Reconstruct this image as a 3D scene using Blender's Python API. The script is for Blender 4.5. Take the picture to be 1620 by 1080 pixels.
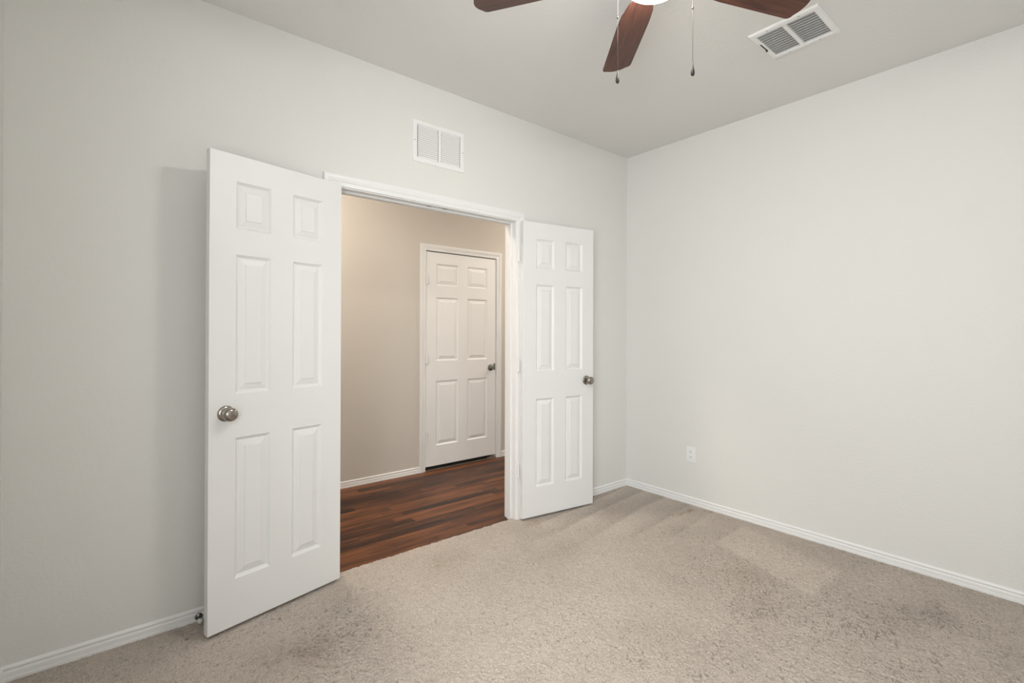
import bpy, bmesh, math, random
import numpy as np
from mathutils import Vector, Matrix

for o in list(bpy.data.objects):
    bpy.data.objects.remove(o, do_unlink=True)
scene = bpy.context.scene
C = scene.collection
R = math.radians
XL, YF = -3.643, -3.06          # left wall, front wall
H = 2.74                      # ceiling height; room corner at the origin, door wall is y = 0, right wall is x = 0

# ------------------------------------------------------------------ camera
cam_d = bpy.data.cameras.new('camera')
cam = bpy.data.objects.new('camera', cam_d); C.objects.link(cam)
F_PX, CY, YAW, PIT, ROLL = 764.71, 523.2, 0.686662, 0.0041495, 0.003018
cam_d.sensor_fit = 'HORIZONTAL'; cam_d.sensor_width = 36.0
cam_d.lens = 36.0 * F_PX / 1620.0
cam_d.shift_y = -(540.0 - CY) / 1620.0
cam_d.clip_start = 0.02; cam_d.clip_end = 100
fw = Vector((math.sin(YAW) * math.cos(PIT), math.cos(YAW) * math.cos(PIT), math.sin(PIT)))
rt = Vector((math.cos(YAW), -math.sin(YAW), 0)); up = rt.cross(fw)
r2 = rt * math.cos(ROLL) + up * math.sin(ROLL)
u2 = up * math.cos(ROLL) - rt * math.sin(ROLL)
mw = Matrix((r2, u2, -fw)).transposed().to_4x4()
mw.translation = Vector((-3.3236, -2.5319, 1.26917))
cam.matrix_world = mw
scene.camera = cam

# ------------------------------------------------------------------ world, lights, exposure
world = bpy.data.worlds.new('world'); scene.world = world; world.use_nodes = True
bg = world.node_tree.nodes['Background']
bg.inputs[0].default_value = (0.80, 0.90, 1.0, 1); bg.inputs[1].default_value = 1.2

def area(name, loc, aim, sx, sy, power, col):
    d = bpy.data.lights.new(name, 'AREA'); d.shape = 'RECTANGLE'; d.size = sx; d.size_y = sy
    d.energy = power; d.color = col
    o = bpy.data.objects.new(name, d); C.objects.link(o); o.location = loc
    o.rotation_euler = (Vector(aim) - Vector(loc)).to_track_quat('-Z', 'Z').to_euler()
    return o

WY0, WY1, WZ0, WZ1 = -2.98, -1.80, 0.75, 2.08      # window in the left wall
area('window_daylight', (XL - .135, (WY0 + WY1) / 2, (WZ0 + WZ1) / 2), (0, (WY0 + WY1) / 2, (WZ0 + WZ1) / 2), 1.16, 1.30, 47, (0.96, 0.985, 1.0))
area('corner_fill_light', (-5.0, -3.52, 2.05), (0, -0.15, 1.45), 1.5, 1.3, 98, (0.96, 0.985, 1.0))  # added lamp shining in through the window to brighten the far corner
scene.view_settings.view_transform = 'Standard'
scene.view_settings.look = 'None'
scene.view_settings.gamma = 1.0
scene.view_settings.use_curve_mapping = False
scene.view_settings.exposure = 0.075
GLOBE_E = 88.0
HALL_E = 100.0

# ------------------------------------------------------------------ materials
def mat(name, col, rough=.6, metal=0.0, spec=.4):
    m = bpy.data.materials.new(name); m.use_nodes = True
    b = m.node_tree.nodes['Principled BSDF']
    b.inputs['Base Color'].default_value = (*col, 1); b.inputs['Roughness'].default_value = rough
    b.inputs['Metallic'].default_value = metal; b.inputs['Specular IOR Level'].default_value = spec
    return m
def nd(m, t, **kw):
    n = m.node_tree.nodes.new(t)
    for k, v in kw.items(): setattr(n, k, v)
    return n
def lk(m, a, b): m.node_tree.links.new(a, b)
def bump(m, scale, strength, dist, detail=3, rough=.5):
    g = nd(m, 'ShaderNodeNewGeometry'); t = nd(m, 'ShaderNodeTexNoise')
    t.inputs['Scale'].default_value = scale; t.inputs['Detail'].default_value = detail; t.inputs['Roughness'].default_value = rough
    b = nd(m, 'ShaderNodeBump'); b.inputs['Strength'].default_value = strength; b.inputs['Distance'].default_value = dist
    lk(m, g.outputs['Position'], t.inputs['Vector']); lk(m, t.outputs['Fac'], b.inputs['Height'])
    lk(m, b.outputs['Normal'], m.node_tree.nodes['Principled BSDF'].inputs['Normal'])
    return m
M = {}
M['wall'] = bump(mat('wall_paint', (.775, .769, .740), .75, 0, .25), 75, .22, .004, 2)
M['ceil'] = bump(mat('ceiling_paint', (.79, .78, .755), .8, 0, .2), 60, .25, .004, 2)
M['hallwall'] = bump(mat('hall_wall_paint', (.64, .600, .545), .75, 0, .25), 75, .22, .004, 2)
M['halldoor'] = mat('hall_door_white_paint', (.87, .87, .86), .40, 0, .4)
M['white'] = mat('white_semigloss', (.84, .84, .83), .35, 0, .45)
M['door'] = mat('door_white_paint', (.80, .80, .79), .40, 0, .4)
M['vent'] = mat('vent_white_metal', (.87, .87, .86), .4, 0, .4)
M['plate'] = mat('outlet_white_plastic', (.86, .86, .86), .3)
M['dark'] = mat('duct_dark', (.16, .16, .16), .8)
M['slot'] = mat('slot_dark', (.05, .05, .05), .6)
M['nickel'] = mat('satin_nickel', (.34, .31, .275), .22, 1.0)
M['bronze'] = mat('dark_nickel', (.24, .26, .23), .3, 1.0)
M['chain'] = mat('chain_metal', (.06, .05, .04), .5, .3, .3)
M['fob'] = mat('fob_dark_metal', (.03, .028, .026), .45, .3)
M['alu'] = mat('threshold_metal', (.45, .43, .40), .4, .8)
M['rubber'] = mat('white_rubber', (.75, .74, .72), .6)
M['strike'] = mat('strike_metal', (.6, .58, .54), .35, .9)

def wood_mat(name, axis, cols, scale, rough):
    m = mat(name, cols[1], rough, 0, .5)
    tc = nd(m, 'ShaderNodeTexCoord'); mp = nd(m, 'ShaderNodeMapping')
    s = [1, 1, 1]; s[axis] = .07; mp.inputs['Scale'].default_value = s
    n = nd(m, 'ShaderNodeTexNoise'); n.inputs['Scale'].default_value = scale; n.inputs['Detail'].default_value = 6; n.inputs['Roughness'].default_value = .65
    r = nd(m, 'ShaderNodeValToRGB'); e = r.color_ramp.elements
    e[0].position = .3; e[0].color = (*cols[0], 1); e[1].position = .72; e[1].color = (*cols[2], 1)
    k = e.new(.5); k.color = (*cols[1], 1)
    lk(m, tc.outputs['Object'], mp.inputs['Vector']); lk(m, mp.outputs['Vector'], n.inputs['Vector'])
    lk(m, n.outputs['Fac'], r.inputs['Fac']); lk(m, r.outputs['Color'], m.node_tree.nodes['Principled BSDF'].inputs['Base Color'])
    return m
M['blade'] = wood_mat('fan_blade_wood', 0, [(.032, .010, .007), (.080, .026, .015), (.135, .047, .026)], 75, .45)

def plank_mat():
    m = mat('hall_laminate', (.2, .07, .03), .40, 0, .25)
    N = m.node_tree; B = N.nodes['Principled BSDF']
    g = nd(m, 'ShaderNodeNewGeometry'); s = nd(m, 'ShaderNodeSeparateXYZ'); lk(m, g.outputs['Position'], s.inputs[0])
    def mth(op, a, b=None):
        n = nd(m, 'ShaderNodeMath', operation=op)
        for i, v in enumerate((a, b)):
            if v is None: continue
            if isinstance(v, (int, float)): n.inputs[i].default_value = v
            else: lk(m, v, n.inputs[i])
        return n.outputs[0]
    W, L = .0745, .86
    yr = mth('DIVIDE', mth('ADD', s.outputs['Y'], -.049 + 10 * .0745), W); row = mth('FLOOR', yr)
    wn = nd(m, 'ShaderNodeTexWhiteNoise', noise_dimensions='1D'); lk(m, row, wn.inputs['W'])
    xr = mth('ADD', mth('DIVIDE', s.outputs['X'], L), mth('MULTIPLY', wn.outputs['Value'], 7.31)); col = mth('FLOOR', xr)
    cv = nd(m, 'ShaderNodeCombineXYZ'); lk(m, row, cv.inputs[0]); lk(m, col, cv.inputs[1])
    w2 = nd(m, 'ShaderNodeTexWhiteNoise', noise_dimensions='2D'); lk(m, cv.outputs[0], w2.inputs['Vector'])
    # grain: stretched along x, shifted per plank
    gx = nd(m, 'ShaderNodeCombineXYZ'); lk(m, mth('MULTIPLY', s.outputs['X'], .11), gx.inputs[0]); lk(m, s.outputs['Y'], gx.inputs[1])
    lk(m, mth('MULTIPLY', w2.outputs['Value'], 9.0), gx.inputs[2])
    n1 = nd(m, 'ShaderNodeTexNoise'); n1.inputs['Scale'].default_value = 26; n1.inputs['Detail'].default_value = 5; n1.inputs['Roughness'].default_value = .6
    lk(m, gx.outputs[0], n1.inputs['Vector'])
    f = mth('ADD', mth('MULTIPLY', n1.outputs['Fac'], 1.15), mth('MULTIPLY', mth('SUBTRACT', w2.outputs['Value'], .5), .42))
    f = mth('SUBTRACT', f, .08)
    r = nd(m, 'ShaderNodeValToRGB'); e = r.color_ramp.elements
    e[0].position = .26; e[0].color = (.024, .010, .007, 1); e[1].position = .80; e[1].color = (.22, .080, .029, 1)
    k = e.new(.50); k.color = (.095, .034, .015, 1)
    lk(m, f, r.inputs['Fac'])
    fy = mth('FRACT', yr); fx = mth('FRACT', xr)
    seam = mth('MAXIMUM', mth('LESS_THAN', fy, .022), mth('LESS_THAN', fx, .003))
    mx = nd(m, 'ShaderNodeMix', data_type='RGBA'); mx.inputs[7].default_value = (.03, .012, .008, 1)
    lk(m, mth('MULTIPLY', seam, .55), mx.inputs[0]); lk(m, r.outputs['Color'], mx.inputs[6])
    lk(m, mx.outputs[2], B.inputs['Base Color'])
    return m
M['plank'] = plank_mat()

def carpet_mat():
    m = mat('carpet_pile', (.5, .42, .35), .95, 0, .1)
    B = m.node_tree.nodes['Principled BSDF']
    g = nd(m, 'ShaderNodeNewGeometry')
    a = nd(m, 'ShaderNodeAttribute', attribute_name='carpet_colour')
    n = nd(m, 'ShaderNodeTexNoise'); n.inputs['Scale'].default_value = 210; n.inputs['Detail'].default_value = 2
    lk(m, g.outputs['Position'], n.inputs['Vector'])
    r = nd(m, 'ShaderNodeMapRange'); r.inputs[1].default_value = .3; r.inputs[2].default_value = .7; r.inputs[3].default_value = .80; r.inputs[4].default_value = 1.14
    lk(m, n.outputs['Fac'], r.inputs[0])
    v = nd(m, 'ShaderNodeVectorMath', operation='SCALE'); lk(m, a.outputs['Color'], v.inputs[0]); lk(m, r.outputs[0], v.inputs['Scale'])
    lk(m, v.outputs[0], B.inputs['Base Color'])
    b = nd(m, 'ShaderNodeBump'); b.inputs['Strength'].default_value = .5; b.inputs['Distance'].default_value = .004
    lk(m, n.outputs['Fac'], b.inputs['Height']); lk(m, b.outputs['Normal'], B.inputs['Normal'])
    return m
M['carpet'] = carpet_mat()

def emit(name, col, e, back=(.9, .88, .84)):
    m = mat(name, back, .3)
    b = m.node_tree.nodes['Principled BSDF']
    b.inputs['Emission Color'].default_value = (*col, 1); b.inputs['Emission Strength'].default_value = e
    return m
M['globe'] = emit('lit_frosted_glass', (1.0, .962, .91), GLOBE_E)
M['halllamp'] = emit('lit_hall_diffuser', (1.0, .885, .765), HALL_E)

def glass_mat():
    m = bpy.data.materials.new('window_glass'); m.use_nodes = True; N = m.node_tree; N.nodes.clear()
    o = N.nodes.new('ShaderNodeOutputMaterial'); mx = N.nodes.new('ShaderNodeMixShader'); t = N.nodes.new('ShaderNodeBsdfTransparent'); gl = N.nodes.new('ShaderNodeBsdfGlossy')
    gl.inputs['Roughness'].default_value = .02; mx.inputs[0].default_value = .06
    N.links.new(t.outputs[0], mx.inputs[1]); N.links.new(gl.outputs[0], mx.inputs[2]); N.links.new(mx.outputs[0], o.inputs[0])
    return m
M['glass'] = glass_mat()

# ------------------------------------------------------------------ mesh helpers
def link(name, me, m, parent=None):
    o = bpy.data.objects.new(name, me); C.objects.link(o)
    if m is not None and not me.materials: me.materials.append(m)
    if parent is not None: o.parent = parent
    return o
def obj(name, bm, m, parent=None, smooth=False):
    bmesh.ops.recalc_face_normals(bm, faces=bm.faces[:])
    me = bpy.data.meshes.new(name); bm.to_mesh(me); bm.free()
    if smooth: me.polygons.foreach_set('use_smooth', [True] * len(me.polygons))
    return link(name, me, m, parent)
def box(bm, x0, x1, y0, y1, z0, z1):
    v = [bm.verts.new(p) for p in ((x0, y0, z0), (x1, y0, z0), (x1, y1, z0), (x0, y1, z0), (x0, y0, z1), (x1, y0, z1), (x1, y1, z1), (x0, y1, z1))]
    for f in ((3, 2, 1, 0), (4, 5, 6, 7), (0, 1, 5, 4), (1, 2, 6, 5), (2, 3, 7, 6), (3, 0, 4, 7)): bm.faces.new([v[i] for i in f])
    return v
def obox(bm, c, ax, ay, az, hx, hy, hz):
    c = Vector(c); ax, ay, az = Vector(ax) * hx, Vector(ay) * hy, Vector(az) * hz
    v = [bm.verts.new(c + ax * i + ay * j + az * k) for i, j, k in ((-1, -1, -1), (1, -1, -1), (1, 1, -1), (-1, 1, -1), (-1, -1, 1), (1, -1, 1), (1, 1, 1), (-1, 1, 1))]
    for f in ((3, 2, 1, 0), (4, 5, 6, 7), (0, 1, 5, 4), (1, 2, 6, 5), (2, 3, 7, 6), (3, 0, 4, 7)): bm.faces.new([v[i] for i in f])
def lathe(bm, prof, o, ax, n=40, sx=1.0):
    """prof = [(radius, along axis)]"""
    o = Vector(o); ax = Vector(ax).normalized()
    a = ax.orthogonal().normalized(); b = ax.cross(a)
    rings = []
    for r, h in prof:
        c = o + ax * h
        if r < 1e-6: rings.append([bm.verts.new(c)])
        else: rings.append([bm.verts.new(c + (a * math.cos(2 * math.pi * k / n) + b * math.sin(2 * math.pi * k / n) * sx) * r) for k in range(n)])
    for p, q in zip(rings, rings[1:]):
        for k in range(n):
            k2 = (k + 1) % n
            if len(p) == 1 and len(q) == 1: continue
            if len(p) == 1: bm.faces.new((p[0], q[k2], q[k]))
            elif len(q) == 1: bm.faces.new((p[k], p[k2], q[0]))
            else: bm.faces.new((p[k], p[k2], q[k2], q[k]))
    for e, rev in ((rings[0], True), (rings[-1], False)):
        if len(e) > 1: bm.faces.new(e[::-1] if rev else e)
def sweep(bm, prof, path, normal, closed_ends=True):
    """profile (a,b): a sideways from the path (towards `side`), b along `normal`; mitred at the corners"""
    path = [Vector(p) for p in path]; nn = Vector(normal).normalized(); rings = []
    for i, p in enumerate(path):
        d0 = (p - path[i - 1]).normalized() if i else None
        d1 = (path[i + 1] - p).normalized() if i + 1 < len(path) else None
        s0 = nn.cross(d0) if d0 else None; s1 = nn.cross(d1) if d1 else None
        if s0 is None: s = s1
        elif s1 is None: s = s0
        else:
            s = (s0 + s1); s = s / (1 + s0.dot(s1))
        rings.append([bm.verts.new(p + s * a + nn * b) for a, b in prof])
    k = len(prof)
    for p, q in zip(rings, rings[1:]):
        for i in range(k): bm.faces.new((p[i], p[(i + 1) % k], q[(i + 1) % k], q[i]))
    if closed_ends:
        bm.faces.new(rings[0][::-1]); bm.faces.new(rings[-1])
def bevel(o, w=.002, seg=2, ang=60):
    b = o.modifiers.new('edge_bevel', 'BEVEL'); b.width = w; b.segments = seg; b.limit_method = 'ANGLE'; b.angle_limit = R(ang)
    return o
def tag(o, label, cat, kind=None, group=None):
    o['label'] = label; o['category'] = cat
    if kind: o['kind'] = kind
    if group: o['group'] = group
    return o
def empty(name, loc, rz=0):
    o = bpy.data.objects.new(name, None); C.objects.link(o); o.location = loc; o.rotation_euler = (0, 0, rz)
    o.empty_display_size = .1
    return o

# ------------------------------------------------------------------ structure
WT = .115                         # wall thickness
HY0, HY1 = WT, 1.425              # hall
HXL, HXR = -4.4, 2.2
OX0, OX1, OZ = -2.460, -1.196, 2.050
JX0, JX1, JZ = -2.440, -1.216, 2.028

bm = bmesh.new()
box(bm, HXL, OX0, 0, WT, -.04, H); box(bm, OX1, HXR, 0, WT, -.04, H); box(bm, OX0, OX1, 0, WT, OZ, H)
tag(obj('wall_back', bm, M['wall']), 'pale greige wall around the open double doorway', 'wall', 'structure')
bm = bmesh.new(); box(bm, 0, .12, YF - .12, 0, -.04, H)
tag(obj('wall_right', bm, M['wall']), 'blank pale wall with the outlet, right of the room corner', 'wall', 'structure')
bm = bmesh.new(); box(bm, XL - .12, .12, YF - .12, YF, -.04, H)
tag(obj('wall_front', bm, M['wall']), 'plain wall behind the viewer opposite the double doorway', 'wall', 'structure')
bm = bmesh.new()
x0, x1 = XL - .12, XL
box(bm, x0, x1, YF, WY0, -.04, H); box(bm, x0, x1, WY1, 0, -.04, H); box(bm, x0, x1, WY0, WY1, -.04, WZ0); box(bm, x0, x1, WY0, WY1, WZ1, H)
tag(obj('wall_left', bm, M['wall']), 'side wall with the window at the left end of the room', 'wall', 'structure')
bm = bmesh.new(); box(bm, XL - .12, .12, YF - .12, 0, H, H + .1)
tag(obj('ceiling', bm, M['ceil']), 'pale textured ceiling over the carpeted room', 'ceiling', 'structure')
bm = bmesh.new(); box(bm, HXL - .1, HXR + .1, HY0, HY1 + .12, H, H + .1)
tag(obj('ceiling_hall', bm, M['ceil']), 'ceiling over the wood floored hall', 'ceiling', 'structure')
FDX, FDW, FDZ = -1.108, .812, 2.022
bm = bmesh.new()
a0, a1 = FDX - .03, FDX + FDW + .03
box(bm, HXL, a0, HY1, HY1 + .12, -.04, H); box(bm, a1, HXR, HY1, HY1 + .12, -.04, H); box(bm, a0, a1, HY1, HY1 + .12, 2.055, H)
tag(obj('wall_hall', bm, M['hallwall']), 'tan lit far wall of the hall seen through the doorway', 'wall', 'structure')
bm = bmesh.new(); box(bm, HXL - .1, HXL, HY0, HY1 + .12, -.04, H)
tag(obj('wall_hall_left', bm, M['hallwall']), 'end wall of the hall beyond the left open door', 'wall', 'structure')
bm = bmesh.new(); box(bm, HXR, HXR + .1, HY0, HY1 + .12, -.04, H)
tag(obj('wall_hall_right', bm, M['hallwall']), 'end wall of the hall beyond the right open door', 'wall', 'structure')
bm = bmesh.new(); box(bm, a0 - .3, a1 + .3, HY1 + .9, HY1 + 1.0, -.04, 2.4); box(bm, a0 - .4, a0 - .3, HY1 + .12, HY1 + 1.0, -.04, 2.4); box(bm, a1 + .3, a1 + .4, HY1 + .12, HY1 + 1.0, -.04, 2.4); box(bm, a0 - .4, a1 + .4, HY1 + .12, HY1 + 1.0, 2.4, 2.5)
tag(obj('wall_closet', bm, M['dark']), 'dark space behind the closed hall door', 'wall', 'structure')
# floors
EDGE = .034
bm = bmesh.new(); box(bm, HXL - .1, HXR + .1, -.05, HY1 + 1.0, -.06, -.012)
tag(obj('floor_hall', bm, M['plank']), 'reddish brown wood plank floor of the hall', 'floor', 'structure')

# carpet: a displaced pile surface
def carpet():
    rng = np.random.default_rng(7)
    step = .0031
    xs = np.arange(XL, 0 + 1e-6, step); ys = np.arange(YF, EDGE + 1e-6, step)
    X, Y = np.meshgrid(xs, ys)
    def vnoise(sc, seed, sx=1.0, rot=0.0):
        r = np.random.default_rng(seed)
        g = r.random((256, 256))
        c, s = math.cos(rot), math.sin(rot)
        U = (X * c + Y * s) / (sc * sx) + 100; V = (-X * s + Y * c) / sc + 100
        iu = np.floor(U).astype(int); iv = np.floor(V).astype(int); fu = U - iu; fv = V - iv
        fu = fu * fu * (3 - 2 * fu); fv = fv * fv * (3 - 2 * fv)
        G = lambda a, b: g[a % 256, b % 256]
        return (G(iu, iv) * (1 - fu) + G(iu + 1, iv) * fu) * (1 - fv) + (G(iu, iv + 1) * (1 - fu) + G(iu + 1, iv + 1) * fu) * fv - .5
    jit = rng.random(X.shape) - .5
    clump = vnoise(.011, 1) + .6 * vnoise(.019, 2)
    soft = vnoise(.09, 3)
    tread = vnoise(.26, 4) + .6 * vnoise(.12, 5)
    dens = .35 + 1.1 * (vnoise(.42, 21) + .5 * vnoise(.17, 22)) + .35 * np.clip((-Y - .6) / 1.2, 0, 1)
    for cx, cy, rx, ry, rot, k in ((-.62, -1.95, .22, .10, -.3, .7), (-.41, -2.06, .12, .06, .2, .8), (-1.0, -1.53, .16, .08, .2, .6), (-2.72, -.53, .20, .12, -.3, .7), (-1.6, -1.0, .2, .1, .3, .4), (-2.95, -.85, .3, .2, 0, .6)):
        c, s_ = math.cos(rot), math.sin(rot)
        u = ((X - cx) * c + (Y - cy) * s_) / rx; v = (-(X - cx) * s_ + (Y - cy) * c) / ry
        dens = dens + k * np.exp(-(u * u + v * v))
    dens = np.clip(dens, .1, 1.15)
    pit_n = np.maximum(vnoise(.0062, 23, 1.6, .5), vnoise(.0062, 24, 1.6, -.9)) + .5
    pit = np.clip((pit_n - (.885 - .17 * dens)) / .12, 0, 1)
    Z = -.0020 + .0036 * jit + .0026 * clump + .0022 * soft - .0110 * pit
    Z = np.minimum(Z, .002)
    Z = np.where(Y > EDGE - .5 * step, -.012, Z)
    ex = step * .9
    Xo = X + (rng.random(X.shape) - .5) * ex; Yo = Y + (rng.random(X.shape) - .5) * ex
    edge_w = .005 * vnoise(.05, 9) + .008 * vnoise(.011, 10)
    Yo = np.where(Y > EDGE - 2.5 * step, Yo + edge_w, Yo)
    # colour: yarn tone, tread and vacuum marks, stains
    base = np.array([.49, .431, .375])
    sm = lambda t: np.clip(t, 0, 1) ** 2 * (3 - 2 * np.clip(t, 0, 1))
    vv = (Y - .13 * X + .05 * vnoise(.35, 15) + .025 * np.sin(9 * Y + 1.0)) / .19
    k_ = np.floor(vv); amp = .35 + .65 * np.abs(np.sin(k_ * 12.9898 + 2.2))
    saw = np.where(vv - k_ > .86, (1 - (vv - k_)) / .14, (vv - k_) / .86) - .5
    vac = saw * amp * sm((X + 1.3 + .3 * np.sin(k_ * 5.1)) / .7) * sm((Y + .95) / .15) * .28
    # one lighter vacuum stroke beside the right wall
    uu = (X - .35 * (Y + 1.33) + .38) ; along = Y + .01 * vnoise(.1, 16)
    stroke = sm((uu + .23) / .02) * sm((.22 - uu) / .10) * sm((along + 1.66) / .025) * sm((-1.02 - along) / .03)
    tone = 1.03 + .10 * tread + vac + .16 * stroke + .09 * clump + .20 * jit - .34 * pit  # pit term paints the shade and dirt between tufts into the colour
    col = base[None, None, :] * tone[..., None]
    def stain(cx, cy, rx, ry, rot, k, tint):
        c, s = math.cos(rot), math.sin(rot)
        u = ((X - cx) * c + (Y - cy) * s) / rx; v = (-(X - cx) * s + (Y - cy) * c) / ry
        w = np.clip(k * np.exp(-(u * u + v * v)) * (.6 + 1.2 * (vnoise(.04, int(abs(cx * 991 + cy * 77))) + .5)), 0, .9)[..., None]
        return w, np.array(tint)
    for st in ((-.13, -.655, .05, .02, .3, .45, (.27, .19, .12)), (-.22, -.648, .07, .02, .1, .35, (.27, .19, .12)),
               (-.425, -.012, .05, .03, 0, .5, (.33, .20, .12)), (-.56, -.30, .12, .06, .4, .18, (.35, .25, .16)),
               (-1.17, -.12, .10, .05, .2, .28, (.36, .27, .18)), (-1.9, -.22, .16, .09, .3, .22, (.33, .26, .19)),
               (-2.72, -.53, .18, .11, -.3, .34, (.26, .20, .16)), (-2.95, -.80, .3, .2, 0, .25, (.30, .25, .20)), (-1.35, -.55, .2, .1, .5, .16, (.33, .26, .2)),
               (-.75, -1.35, .2, .12, .2, .2, (.35, .29, .22)), (-.60, -1.96, .22, .10, -.3, .22, (.26, .21, .18)), (-.41, -2.06, .12, .06, .2, .16, (.2, .15, .13)), (-1.0, -1.53, .15, .08, .2, .22, (.27, .22, .18)),
               (-3.09, -.13, .006, .006, 0, 1.0, (.02, .015, .012))):
        w, t = stain(*st); col = col * (1 - w) + t[None, None, :] * w
    ny, nx = X.shape
    me = bpy.data.meshes.new('floor')
    co = np.stack([Xo, Yo, Z], -1).reshape(-1, 3).astype(np.float32)
    me.vertices.add(nx * ny); me.vertices.foreach_set('co', co.ravel())
    i = np.arange(nx * ny).reshape(ny, nx)
    q = np.stack([i[:-1, :-1], i[:-1, 1:], i[1:, 1:], i[1:, :-1]], -1)
    # leave out what would stand inside the wall beyond the doorway
    xc = (X[:-1, :-1] + X[1:, 1:]) / 2; yc = (Y[:-1, :-1] + Y[1:, 1:]) / 2
    keep = (yc < .004) | ((xc > JX0) & (xc < JX1))
    q = q[keep].reshape(-1, 4)
    nf = len(q)
    me.loops.add(nf * 4); me.loops.foreach_set('vertex_index', q.ravel().astype(np.int32))
    me.polygons.add(nf)
    me.polygons.foreach_set('loop_start', np.arange(0, nf * 4, 4, dtype=np.int32))
    me.polygons.foreach_set('loop_total', np.full(nf, 4, dtype=np.int32))
    me.polygons.foreach_set('use_smooth', np.ones(nf, dtype=bool))
    me.update(calc_edges=True)
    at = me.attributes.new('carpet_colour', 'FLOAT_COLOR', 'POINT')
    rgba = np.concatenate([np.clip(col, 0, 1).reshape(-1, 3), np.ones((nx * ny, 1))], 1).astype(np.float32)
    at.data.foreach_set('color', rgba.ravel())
    bmm = bmesh.new(); bmm.from_mesh(me)
    bmesh.ops.delete(bmm, geom=[v for v in bmm.verts if not v.link_faces], context='VERTS')
    bmm.to_mesh(me); bmm.free()
    return link('floor', me, M['carpet'])
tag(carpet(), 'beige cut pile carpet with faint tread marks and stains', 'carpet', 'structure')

# ------------------------------------------------------------------ trim
BASE = [(0, 0), (0, .0135), (.012, .0135), (.0135, .0105), (.032, .0105), (.037, .0075), (.042, .0075), (.047, .010), (.052, .008), (.057, .003), (.057, 0)]
def baseboard(name, p0, p1, nrm, label):
    bm = bmesh.new()
    p0, p1 = Vector(p0), Vector(p1); nn = Vector(nrm)
    # profile: (height, thickness)
    rings = [[bm.verts.new(p + Vector((0, 0, h - .004)) + nn * t) for h, t in BASE] for p in (p0, p1)]
    k = len(BASE)
    for i in range(k): bm.faces.new((rings[0][i], rings[0][(i + 1) % k], rings[1][(i + 1) % k], rings[1][i]))
    bm.faces.new(rings[0][::-1]); bm.faces.new(rings[1])
    tag(obj(name, bm, M['white']), label, 'baseboard', 'structure')
baseboard('baseboard_back_left', (XL, 0, 0), (-2.504, 0, 0), (0, -1, 0), 'white baseboard behind the left open door')
baseboard('baseboard_back_right', (-1.151, 0, 0), (0, 0, 0), (0, -1, 0), 'short white baseboard between right open door and corner')
baseboard('baseboard_right', (0, 0, 0), (0, YF, 0), (-1, 0, 0), 'long white baseboard under the wall with the outlet')
baseboard('baseboard_left', (XL, 0, 0), (XL, YF, 0), (1, 0, 0), 'white baseboard under the window wall')
baseboard('baseboard_hall_left', (HXL, HY1, -.010), (-1.168, HY1, -.010), (0, -1, 0), 'white baseboard in the hall left of the closed door')
baseboard('baseboard_hall_right', (-.236, HY1, -.010), (HXR, HY1, -.010), (0, -1, 0), 'sliver of white baseboard in the hall right of the closed door')

# casing profile: a from the inner edge outwards, b thickness
CAS = [(0, 0), (0, .007), (.004, .0095), (.018, .0105), (.022, .0095), (.026, .0125), (.040, .0165), (.052, .0175), (.059, .0165), (.059, 0)]
def casing(name, xa, xb, ztop, zbot, y, label):
    bm = bmesh.new()
    # path runs up the left leg, over the head, down the right leg; side vector points outwards
    sweep(bm, [(a, b) for a, b in CAS], [(xa, y, zbot), (xa, y, ztop), (xb, y, ztop), (xb, y, zbot)], (0, -1, 0))
    o = obj(name, bm, M['white'])
    return tag(o, label, 'door casing', 'structure')
casing('trim_1', JX0 - .005, JX1 + .005, JZ + .005, -.004, 0, 'white moulded casing around the double doorway')
casing('trim_2', FDX - .004, FDX + FDW + .004, FDZ + .008, -.012, HY1, 'white moulded casing around the closed hall door')
# jamb of the double doorway with its stop
bm = bmesh.new()
box(bm, OX0, JX0, 0, WT, -.012, OZ); box(bm, JX1, OX1, 0, WT, -.012, OZ); box(bm, JX0, JX1, 0, WT, JZ, OZ)
box(bm, JX0, JX0 + .011, .042, .078, -.012, JZ); box(bm, JX1 - .011, JX1, .042, .078, -.012, JZ); box(bm, JX0 + .011, JX1 - .011, .042, .078, JZ - .011, JZ)
jam = obj('trim_3', bm, M['white']); tag(jam, 'white jamb and stop lining the double doorway', 'door jamb', 'structure')
for x in (-1.875, -1.765):
    bm = bmesh.new(); box(bm, x - .014, x + .014, .010, .034, JZ - .0015, JZ + .001)
    lathe(bm, [(.0085, 0), (.0085, -.003), (.005, -.0045), (0, -.0045)], (x, .022, JZ), (0, 0, 1), 16)
    s = obj('strike_plate', bm, M['strike'], jam); s['label'] = 'small metal ball catch plate'
bm = bmesh.new()
box(bm, FDX - .03, FDX - .004, HY1, HY1 + .12, -.012, 2.055); box(bm, FDX + FDW + .004, FDX + FDW + .03, HY1, HY1 + .12, -.012, 2.055); box(bm, FDX - .004, FDX + FDW + .004, HY1, HY1 + .12, FDZ + .008, 2.055)
tag(obj('trim_4', bm, M['white']), 'white jamb around the closed hall door', 'door jamb', 'structure')
bm = bmesh.new(); box(bm, FDX - .004, FDX + FDW + .004, HY1 - .002, HY1 + .10, -.012, -.009); box(bm, FDX - .004, FDX + FDW + .004, HY1 - .001, HY1 + .004, -.009, -.006)
box(bm, FDX + FDW - .10, FDX + FDW + .004, HY1 - .002, HY1 + .02, -.006, .006)
tag(obj('trim_5', bm, M['alu']), 'thin metal threshold strip under the closed hall door', 'threshold', 'structure')

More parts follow.
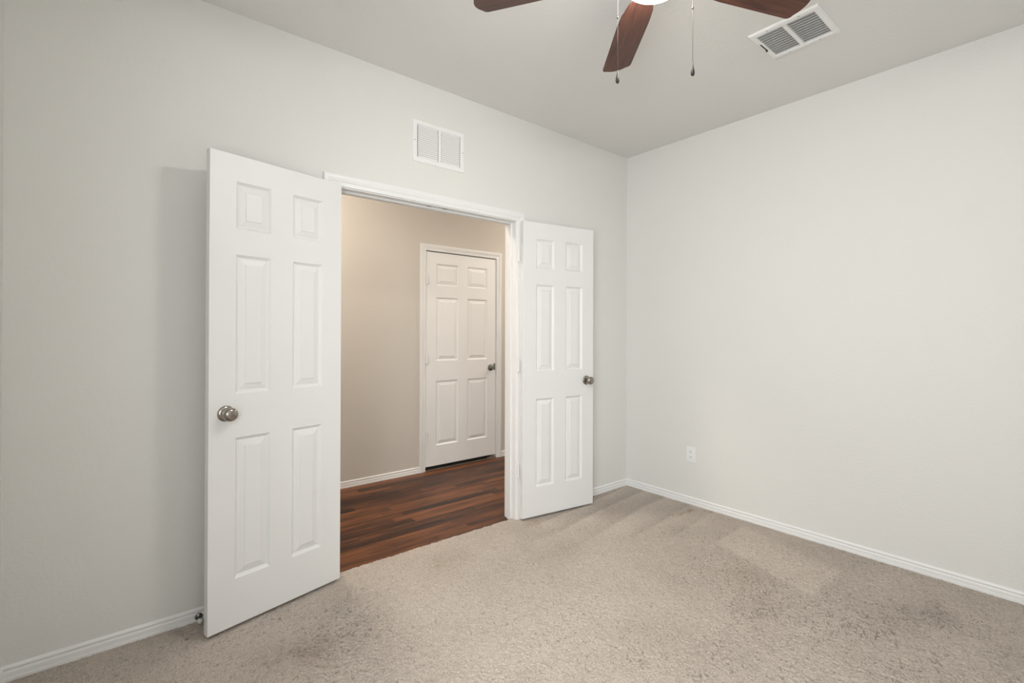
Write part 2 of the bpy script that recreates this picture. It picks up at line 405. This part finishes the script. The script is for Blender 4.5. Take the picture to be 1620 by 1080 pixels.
# ------------------------------------------------------------------ doors
ROWS = [(.212, .816), (1.004, 1.602), (1.713, 1.917)]
PROF = [(0, 0), (.003, .003), (.010, .0098), (.014, .0112), (.017, .0112), (.0176, .0092), (.040, .0036), (.0414, .0006)]
def leaf_bm(w, t, z0, z1, cols, rows):
    bm = bmesh.new()
    xs = sorted({0, w} | {c for cc in cols for c in cc}); zs = sorted({z0, z1} | {r for rr in rows for r in rr})
    def side(y, s):
        V = {}
        def v(x, z, d=0.0):
            k = (round(x, 5), round(z, 5), round(d, 5))
            if k not in V: V[k] = bm.verts.new((x, y + s * d, z))
            return V[k]
        for i in range(len(xs) - 1):
            for j in range(len(zs) - 1):
                c = (xs[i], xs[i + 1]); r = (zs[j], zs[j + 1])
                if c in cols and r in rows:
                    prev = [v(c[0], r[0]), v(c[1], r[0]), v(c[1], r[1]), v(c[0], r[1])]
                    for a, d in PROF[1:]:
                        cur = [v(c[0] + a, r[0] + a, d), v(c[1] - a, r[0] + a, d), v(c[1] - a, r[1] - a, d), v(c[0] + a, r[1] - a, d)]
                        for k in range(4): bm.faces.new((prev[k], prev[(k + 1) % 4], cur[(k + 1) % 4], cur[k]))
                        prev = cur
                    bm.faces.new(prev)
                else:
                    bm.faces.new((v(c[0], r[0]), v(c[1], r[0]), v(c[1], r[1]), v(c[0], r[1])))
        return V
    A = side(0, 1); B = side(t, -1)
    g = lambda V, x, z: V[(round(x, 5), round(z, 5), 0.0)]
    for a, b in zip(xs, xs[1:]):
        for z in (z0, z1): bm.faces.new((g(A, a, z), g(A, b, z), g(B, b, z), g(B, a, z)))
    for a, b in zip(zs, zs[1:]):
        for x in (0, w): bm.faces.new((g(A, x, a), g(A, x, b), g(B, x, b), g(B, x, a)))
    return bm
def knob(parent, x, z, y, s, m):
    """s = +1 / -1 : side of the leaf the knob sticks out of"""
    bm = bmesh.new()
    lathe(bm, [(.0125, .008), (.0115, .020), (.0125, .026), (.019, .030), (.0255, .036), (.0285, .044), (.0285, .050), (.0260, .057), (.020, .0615), (.011, .0635), (0, .064)], (x, y, z), (0, s, 0), 40)
    k = obj('door_knob', bm, m, parent, True); k['label'] = 'round satin nickel knob'
    bm = bmesh.new()
    lathe(bm, [(.0335, -.0005), (.0335, .003), (.0315, .0065), (.022, .009), (.0155, .010), (.013, .012)], (x, y, z), (0, s, 0), 40)
    obj('rosette', bm, m, k, True)
def hinge(parent, x, y, z, m, leafdir=None):
    bm = bmesh.new()
    lathe(bm, [(0, -.050), (.0035, -.049), (.0045, -.046), (.0065, -.045), (.0065, -.0155), (.006, -.015), (.0065, -.0145), (.0065, .0145), (.006, .015), (.0065, .0155), (.0065, .045), (.0045, .046), (.0035, .049), (0, .050)], (x, y, z), (0, 0, 1), 20)
    if leafdir is not None:
        for dx, dy, yy in leafdir:
            box(bm, min(x, x + dx), max(x, x + dx), yy - .001, yy + .001, z - .044, z + .044)
    h = obj('hinge', bm, m, parent); h['label'] = 'white painted hinge'
W24 = [(.106, .256), (.358, .508)]
z1 = 2.030
def swing_door(name, loc, rz, label, w, hinge_xy):
    root = empty(name, loc, rz); tag(root, label, 'door', 'structure')
    bm = leaf_bm(w, .035, .013, z1, [(a * w / .612, b * w / .612) for a, b in W24], ROWS)
    sl = bevel(obj('door_slab', bm, M['door'], root), .0018, 2)
    knob(root, w - .066, .925, .035, 1, M['nickel']); knob(root, w - .066, .925, 0, -1, M['nickel'])
    for z in (1.80, 1.055, .335): hinge(root, *hinge_xy, z, M['white'])
    return root
# left leaf: hinge near the left jamb, swung about 167 degrees into the room
swing_door('door_1', (-2.4385, -.0265, 0), R(180 + 13.3), 'white six panel door swung open left of doorway, with nickel knob', .613, (-.008, -.004))
swing_door('door_2', (-1.1975, -.0555, 0), R(-8.3), 'white six panel door swung open right of doorway, beside corner', .616, (-.0181, .0265))
# closed hall door
root = empty('door_3', (FDX, HY1 + .002, 0)); tag(root, 'closed white six panel door in the hall with lever handle', 'door', 'structure')
bm = leaf_bm(FDW, .035, .024, FDZ, [(.110, .356), (.463, .704)], ROWS)
bevel(obj('door_slab', bm, M['halldoor'], root), .0018, 2)
bm = bmesh.new()
hx, hz = FDW - .066, .915
lathe(bm, [(.0335, -.001), (.0335, .004), (.031, .009), (.024, .011), (.014, .013), (.0115, .018), (.0115, .052), (.0125, .056), (0, .057)], (hx, 0, hz), (0, -1, 0), 32)
kb = obj('door_handle', bm, M['bronze'], root, True); kb['label'] = 'dark nickel handle'
bm = bmesh.new()
obox(bm, (hx + .004, -.056, hz + .012), (1, 0, 0), (0, 1, 0), (0, 0, 1), .010, .005, .034)
bevel(obj('thumb_paddle', bm, M['bronze'], kb), .004, 3, 40)
for z in (1.765, 1.03, .30):
    bm = bmesh.new()
    lathe(bm, [(0, -.050), (.004, -.048), (.0085, -.045), (.0085, .045), (.004, .048), (0, .050)], (.005, -.012, z), (0, 0, 1), 20)
    box(bm, .006, .032, -.0045, .0004, z - .044, z + .044)
    h = obj('hinge', bm, M['white'], root); h['label'] = 'white painted hinge'

# ------------------------------------------------------------------ window in the left wall (behind the frame edge)
wroot = empty('window_1', (XL - .06, (WY0 + WY1) / 2, WZ0)); tag(wroot, 'white framed window in the side wall lighting the room', 'window', 'structure')
wy, wh = (WY1 - WY0) / 2, WZ1 - WZ0
bm = bmesh.new()
for a in (-wy, wy - .045): box(bm, -.03, .03, a, a + .045, 0, wh)
box(bm, -.03, .03, -wy + .045, wy - .045, 0, .045); box(bm, -.03, .03, -wy + .045, wy - .045, wh - .045, wh); box(bm, -.025, .025, -wy + .045, wy - .045, wh / 2 - .02, wh / 2 + .02)
obj('window_frame', bm, M['white'], wroot)
for a, b in ((.045, wh / 2 - .02), (wh / 2 + .02, wh - .045)):
    bm = bmesh.new(); box(bm, -.002, .002, -wy + .045, wy - .045, a, b); obj('window_pane', bm, M['glass'], wroot)
bm = bmesh.new(); box(bm, .03, .10, -wy - .04, wy + .04, -.02, 0); obj('window_sill', bm, M['white'], wroot)

# ------------------------------------------------------------------ return air grille on the door wall
def grille():
    root = empty('air_return_grille', (-1.8215, 0, 2.389)); tag(root, 'white louvered air return grille on wall above the double doorway', 'vent')
    w, h, b = .1785, .1245, .030
    bm = bmesh.new()
    pr = [(0, 0), (0, .004), (.005, .009), (.026, .009), (.030, .006), (.030, 0)]     # from the outer edge inwards
    v = []
    for a, t in pr:
        v.append([bm.verts.new(p) for p in ((-w + a, -t, -h + a), (w - a, -t, -h + a), (w - a, -t, h - a), (-w + a, -t, h - a))])
    for p, q in zip(v, v[1:]):
        for k in range(4): bm.faces.new((p[k], p[(k + 1) % 4], q[(k + 1) % 4], q[k]))
    box(bm, -.008, .008, -.0085, -.001, -h + .029, h - .029)
    fr = obj('frame', bm, M['vent'], root)
    bm = bmesh.new(); box(bm, -w + .028, w - .028, -.0012, -.0002, -h + .028, h - .028); obj('backing', bm, M['dark'], root)
    n = 16
    for s in (-1, 1):
        xa, xb = (-w + b + .003, -.010) if s < 0 else (.010, w - b - .003)
        for k in range(n):
            z = -h + b + (k + .5) * (2 * h - 2 * b) / n
            bm = bmesh.new()
            a = R(30); hl = .0049; t = .0004
            dy, dz = -math.sin(a) * hl, math.cos(a) * hl
            ny, nz = -math.cos(a) * t, -math.sin(a) * t
            q = [(xa + .005, -.0050 - dy, z - dz), (xb - .005, -.0050 - dy, z - dz), (xb, -.0050 - dy * .2, z - dz * .2), (xb, -.0050 + dy, z + dz), (xa, -.0050 + dy, z + dz), (xa, -.0050 - dy * .2, z - dz * .2)]
            A = [bm.verts.new((x, y + ny, zz + nz)) for x, y, zz in q]; B = [bm.verts.new((x, y - ny, zz - nz)) for x, y, zz in q]
            bm.faces.new(A); bm.faces.new(B[::-1])
            for e in range(6): bm.faces.new((A[e], A[(e + 1) % 6], B[(e + 1) % 6], B[e]))
            obj('louver', bm, M['vent'], root)
    for x in (-w + .012, w - .012):
        bm = bmesh.new(); lathe(bm, [(.004, .0085), (.004, .010), (.0025, .0112), (0, .0114)], (x, 0, 0), (0, -1, 0), 14); s = obj('screw', bm, M['strike'], root)
grille()

# ------------------------------------------------------------------ ceiling register
def register():
    root = empty('ceiling_register', (-.764, -1.5785, H)); tag(root, 'square white air supply register on ceiling beside the fan blade tip', 'vent')
    w, h = .150, .155          # half sizes in x, y
    bm = bmesh.new(); ix, iy = .118, .128
    pr = [(w, h, .0), (w, h, .003), (w - .006, h - .006, .010), (ix + .004, iy + .004, .012), (ix, iy, .009), (ix, iy, .001)]
    v = [[bm.verts.new(p) for p in ((-a, -b, -t), (a, -b, -t), (a, b, -t), (-a, b, -t))] for a, b, t in pr]
    for p, q in zip(v, v[1:]):
        for k in range(4): bm.faces.new((p[k], p[(k + 1) % 4], q[(k + 1) % 4], q[k]))
    box(bm, -ix, ix, -.009, .009, -.0118, -.001)
    obj('frame', bm, M['vent'], root)
    bm = bmesh.new(); box(bm, -ix - .002, ix + .002, -iy - .002, iy + .002, -.0012, -.0003); obj('backing', bm, M['duct'], root)
    n = 11; a = R(36)
    for s in (-1, 1):
        ya, yb = (-iy, -.009) if s < 0 else (.009, iy)
        for k in range(n):
            x = -ix + (k + .5) * 2 * ix / n
            bm = bmesh.new()
            obox(bm, (x, (ya + yb) / 2, -.0062), (0, 1, 0), (math.cos(a), 0, math.sin(a)), (-math.sin(a), 0, math.cos(a)), (yb - ya) / 2, .0057, .0006)
            obj('louver', bm, M['vent'], root)
    for x, y in ((-w + .015, -.07), (-w + .015, .07), (w - .015, -.07), (w - .015, .07)):
        bm = bmesh.new(); lathe(bm, [(.004, .010), (.004, .012), (.002, .0132), (0, .0133)], (x, y, 0), (0, 0, -1), 12); obj('screw', bm, M['strike'], root)
    bm = bmesh.new(); box(bm, -.045, .030, h - .020, h - .014, -.0128, -.010); box(bm, .022, .030, h - .021, h - .013, -.020, -.0125)
    l = obj('damper_lever', bm, M['slot'], root); l['label'] = 'dark damper lever slot'
M['duct'] = mat('register_duct_grey', (.42, .42, .42), .7)
register()

# ------------------------------------------------------------------ outlet
root = empty('wall_outlet', (0, -.5895, .3675)); tag(root, 'white duplex power outlet low on the blank right wall', 'outlet')
bm = bmesh.new(); box(bm, -.006, 0, -.035, .035, -.0585, .0585); bevel(obj('cover_plate', bm, M['plate'], root), .003, 3, 50)
for z in (.0205, -.0205):
    bm = bmesh.new(); n = 28; ring = []
    for k in range(n):
        a = 2 * math.pi * k / n; ring.append((.0172 * math.cos(a), max(-.0135, min(.0135, .0172 * math.sin(a)))))
    fr = [bm.verts.new((-.008, y, z + h)) for y, h in ring]; bk = [bm.verts.new((-.005, y, z + h)) for y, h in ring]
    bm.faces.new(fr)
    for k in range(n): bm.faces.new((fr[k], fr[(k + 1) % n], bk[(k + 1) % n], bk[k]))
    rc = obj('receptacle', bm, M['plate'], root)
    bm = bmesh.new(); box(bm, -.0083, -.0075, .005, .0074, z - .001, z + .0085); box(bm, -.0083, -.0075, -.0074, -.005, z - .0002, z + .0080)
    lathe(bm, [(.0027, 0), (.0027, .0008), (0, .0008)], (-.0075, 0, z - .0075), (-1, 0, 0), 14)
    s = obj('slots', bm, M['slot'], rc)
bm = bmesh.new(); lathe(bm, [(.003, .005), (.003, .0068), (0, .0072)], (0, 0, 0), (-1, 0, 0), 14); obj('screw', bm, M['plate'], root)

# ------------------------------------------------------------------ door stop on the baseboard
root = empty('door_stop', (-3.035, -.0105, .018)); tag(root, 'small metal door stop on baseboard behind the left open door', 'door stop')
bm = bmesh.new(); lathe(bm, [(.0150, -.001), (.0150, .002), (.012, .005), (.006, .007), (.005, .009), (.0045, .036), (.006, .038)], (0, 0, 0), (.0, -1, .02), 24)
obj('stem', bm, M['bronze'], root, True)
bm = bmesh.new(); lathe(bm, [(.0075, .036), (.0095, .040), (.0095, .050), (.008, .053), (0, .0535)], (0, 0, 0), (.0, -1, .02), 24)
o = obj('bumper', bm, M['rubber'], root, True); o['label'] = 'white rubber bumper tip'

# ------------------------------------------------------------------ ceiling fan
FX, FY, ZB = -1.90, -1.565, 2.53
def fan():
    root = empty('ceiling_fan', (FX, FY, H)); tag(root, 'dark wood bladed ceiling fan with lit frosted bowl and pull chains', 'ceiling fan')
    z = lambda a: a - H
    bm = bmesh.new()
    lathe(bm, [(.075, 0), (.080, -.012), (.080, -.040), (.105, -.055), (.128, -.075), (.132, -.100), (.132, -.140), (.118, -.165), (.090, -.178), (.075, -.182)], (0, 0, 0), (0, 0, 1), 48)
    obj('motor_housing', bm, M['bronze'], root, True)
    bm = bmesh.new(); lathe(bm, [(.060, z(2.556)), (.060, z(2.530)), (.122, z(2.526)), (.126, z(2.520)), (.126, z(2.510)), (.120, z(2.509))], (0, 0, 0), (0, 0, 1), 48)
    obj('light_fitter', bm, M['bronze'], root, True)
    bm = bmesh.new(); pr = [(.119, z(2.512))]
    for k in range(0, 19):
        t = math.pi / 2 * k / 18; pr.append((.119 * math.cos(t) if k < 18 else 0, z(2.510) - .083 * math.sin(t)))
    lathe(bm, pr, (0, 0, 0), (0, 0, 1), 48)
    g = obj('glass_bowl', bm, M['globe'], root, True); g['label'] = 'lit frosted white glass bowl'
    a0 = 0.876; pit = R(13)
    R0, R1 = .17, .668
    def blade_mesh():
        bm = bmesh.new(); t = .003
        pts = []
        hw0, hw1 = .046, .068
        rc = .020
        def hw(r): return hw0 + (hw1 - hw0) * min(1, max(0, (r - R0) / (.27 - R0)))
        top = [(R0, hw(R0) - .012), (R0 + .012, hw(R0))] + [(r, hw(r)) for r in (.25, .32, .40, .46, .54, .60)]
        # slightly rounded end with soft corners
        end = []
        xc = R1 - .014
        for k in range(9):
            a = R(90 - 90 * k / 8) ; end.append((xc - rc + rc * math.cos(a), hw1 - rc + rc * math.sin(a)))
        for k in range(1, 12):
            s = 1 - 2 * k / 12; end.append((xc + .014 * (1 - s * s), s * (hw1 - rc)))
        for k in range(9):
            a = R(0 - 90 * k / 8); end.append((xc - rc + rc * math.cos(a), -hw1 + rc + rc * math.sin(a)))
        out = top + end + [(r, -h) for r, h in top[::-1]]
        A = [bm.verts.new((x, y, -t)) for x, y in out]; B = [bm.verts.new((x, y, t)) for x, y in out]
        bm.faces.new(A[::-1]); bm.faces.new(B)
        for i in range(len(out)):
            j = (i + 1) % len(out); bm.faces.new((A[i], A[j], B[j], B[i]))
        return bm
    def iron_mesh():
        bm = bmesh.new()
        out = [(.075, .016), (.13, .013), (.165, .022), (.215, .038), (.232, .030), (.226, .012), (.245, 0)]
        out = out + [(x, -y) for x, y in out[-2::-1]]
        A = [bm.verts.new((x, y, .0032)) for x, y in out]; B = [bm.verts.new((x, y, .0072)) for x, y in out]
        bm.faces.new(A[::-1]); bm.faces.new(B)
        for i in range(len(out)):
            j = (i + 1) % len(out); bm.faces.new((A[i], A[j], B[j], B[i]))
        return bm
    b0 = i0 = None
    for k in range(5):
        if k == 0:
            b = bevel(obj('fan_blade', blade_mesh(), M['blade'], root), .0015, 2, 40)
            i = obj('blade_bracket', iron_mesh(), M['bronze'], b); b0, i0 = b, i
        else:
            b = b0.copy(); C.objects.link(b); b.parent = root
            i = i0.copy(); C.objects.link(i); i.parent = b
        b.location = (0, 0, z(ZB)); ang = a0 + k * R(72)
        b.rotation_euler = (Matrix.Rotation(ang, 4, 'Z') @ Matrix.Rotation(-pit, 4, 'X')).to_euler()
    # pull chains hanging from the rim of the light fitter
    for sx, zt, jz in ((-1, CH[0], .0), (1, CH[1], .0)):
        px, py, zb = CHP[0 if sx < 0 else 1]
        px -= FX; py -= FY
        bm = bmesh.new(); ztop = z(2.515)
        n = int((ztop - z(zb + .045)) / .0042)
        for q in range(n):
            bmesh.ops.create_icosphere(bm, subdivisions=1, radius=.0013, matrix=Matrix.Translation((px, py, ztop - q * .0042)))
        lathe(bm, [(.0006, z(zb + .040)), (.0006, ztop)], (px, py, 0), (0, 0, 1), 6)
        # short arm from the fitter rim to the chain
        d = Vector((px, py, 0)); L = d.length; d.normalize()
        obox(bm, d * ((L + .118) / 2) + Vector((0, 0, ztop)), d, d.cross(Vector((0, 0, 1))), (0, 0, 1), abs(L - .118) / 2 + .002, .002, .002)
        lathe(bm, [(0, .004), (.0028, .003), (.0032, 0), (.0028, -.004), (0, -.005)], (px, py, z(zt)), (0, 0, 1), 10)
        ch = obj('pull_chain', bm, M['chain'], root, True)
        bm = bmesh.new(); lathe(bm, [(0, .048), (.0015, .046), (.002, .036), (.0045, .024), (.0065, .013), (.006, .005), (.003, .001), (0, 0)], (px, py, z(zb)), (0, 0, 1), 18)
        f = obj('chain_fob', bm, M['fob'], ch, True); f['label'] = 'dark teardrop fob'
CH = (2.386, 2.372)
CHP = ((-1.955, -1.447, 2.152), (-1.817, -1.655, 2.140))
fan()

# ------------------------------------------------------------------ hall ceiling lamps (hidden by the doorway head; right one added to brighten the hall door)
for lx, ll in ((-2.5, 'round flush ceiling lamp over the hall left of the doorway'), (.80, 'added round ceiling lamp, out of view, brightening the closed hall door')):
    root = empty('ceiling_lamp', (lx, .66, H)); tag(root, ll, 'lamp')
    bm = bmesh.new(); lathe(bm, [(.15, 0), (.155, -.01), (.155, -.03), (.145, -.034)], (0, 0, 0), (0, 0, 1), 40); obj('lamp_rim', bm, M['bronze'], root, True)
    bm = bmesh.new(); lathe(bm, [(.144, -.030), (.140, -.05), (.11, -.075), (.06, -.09), (0, -.095)], (0, 0, 0), (0, 0, 1), 40); obj('lamp_bowl', bm, M['halllamp'], root, True)
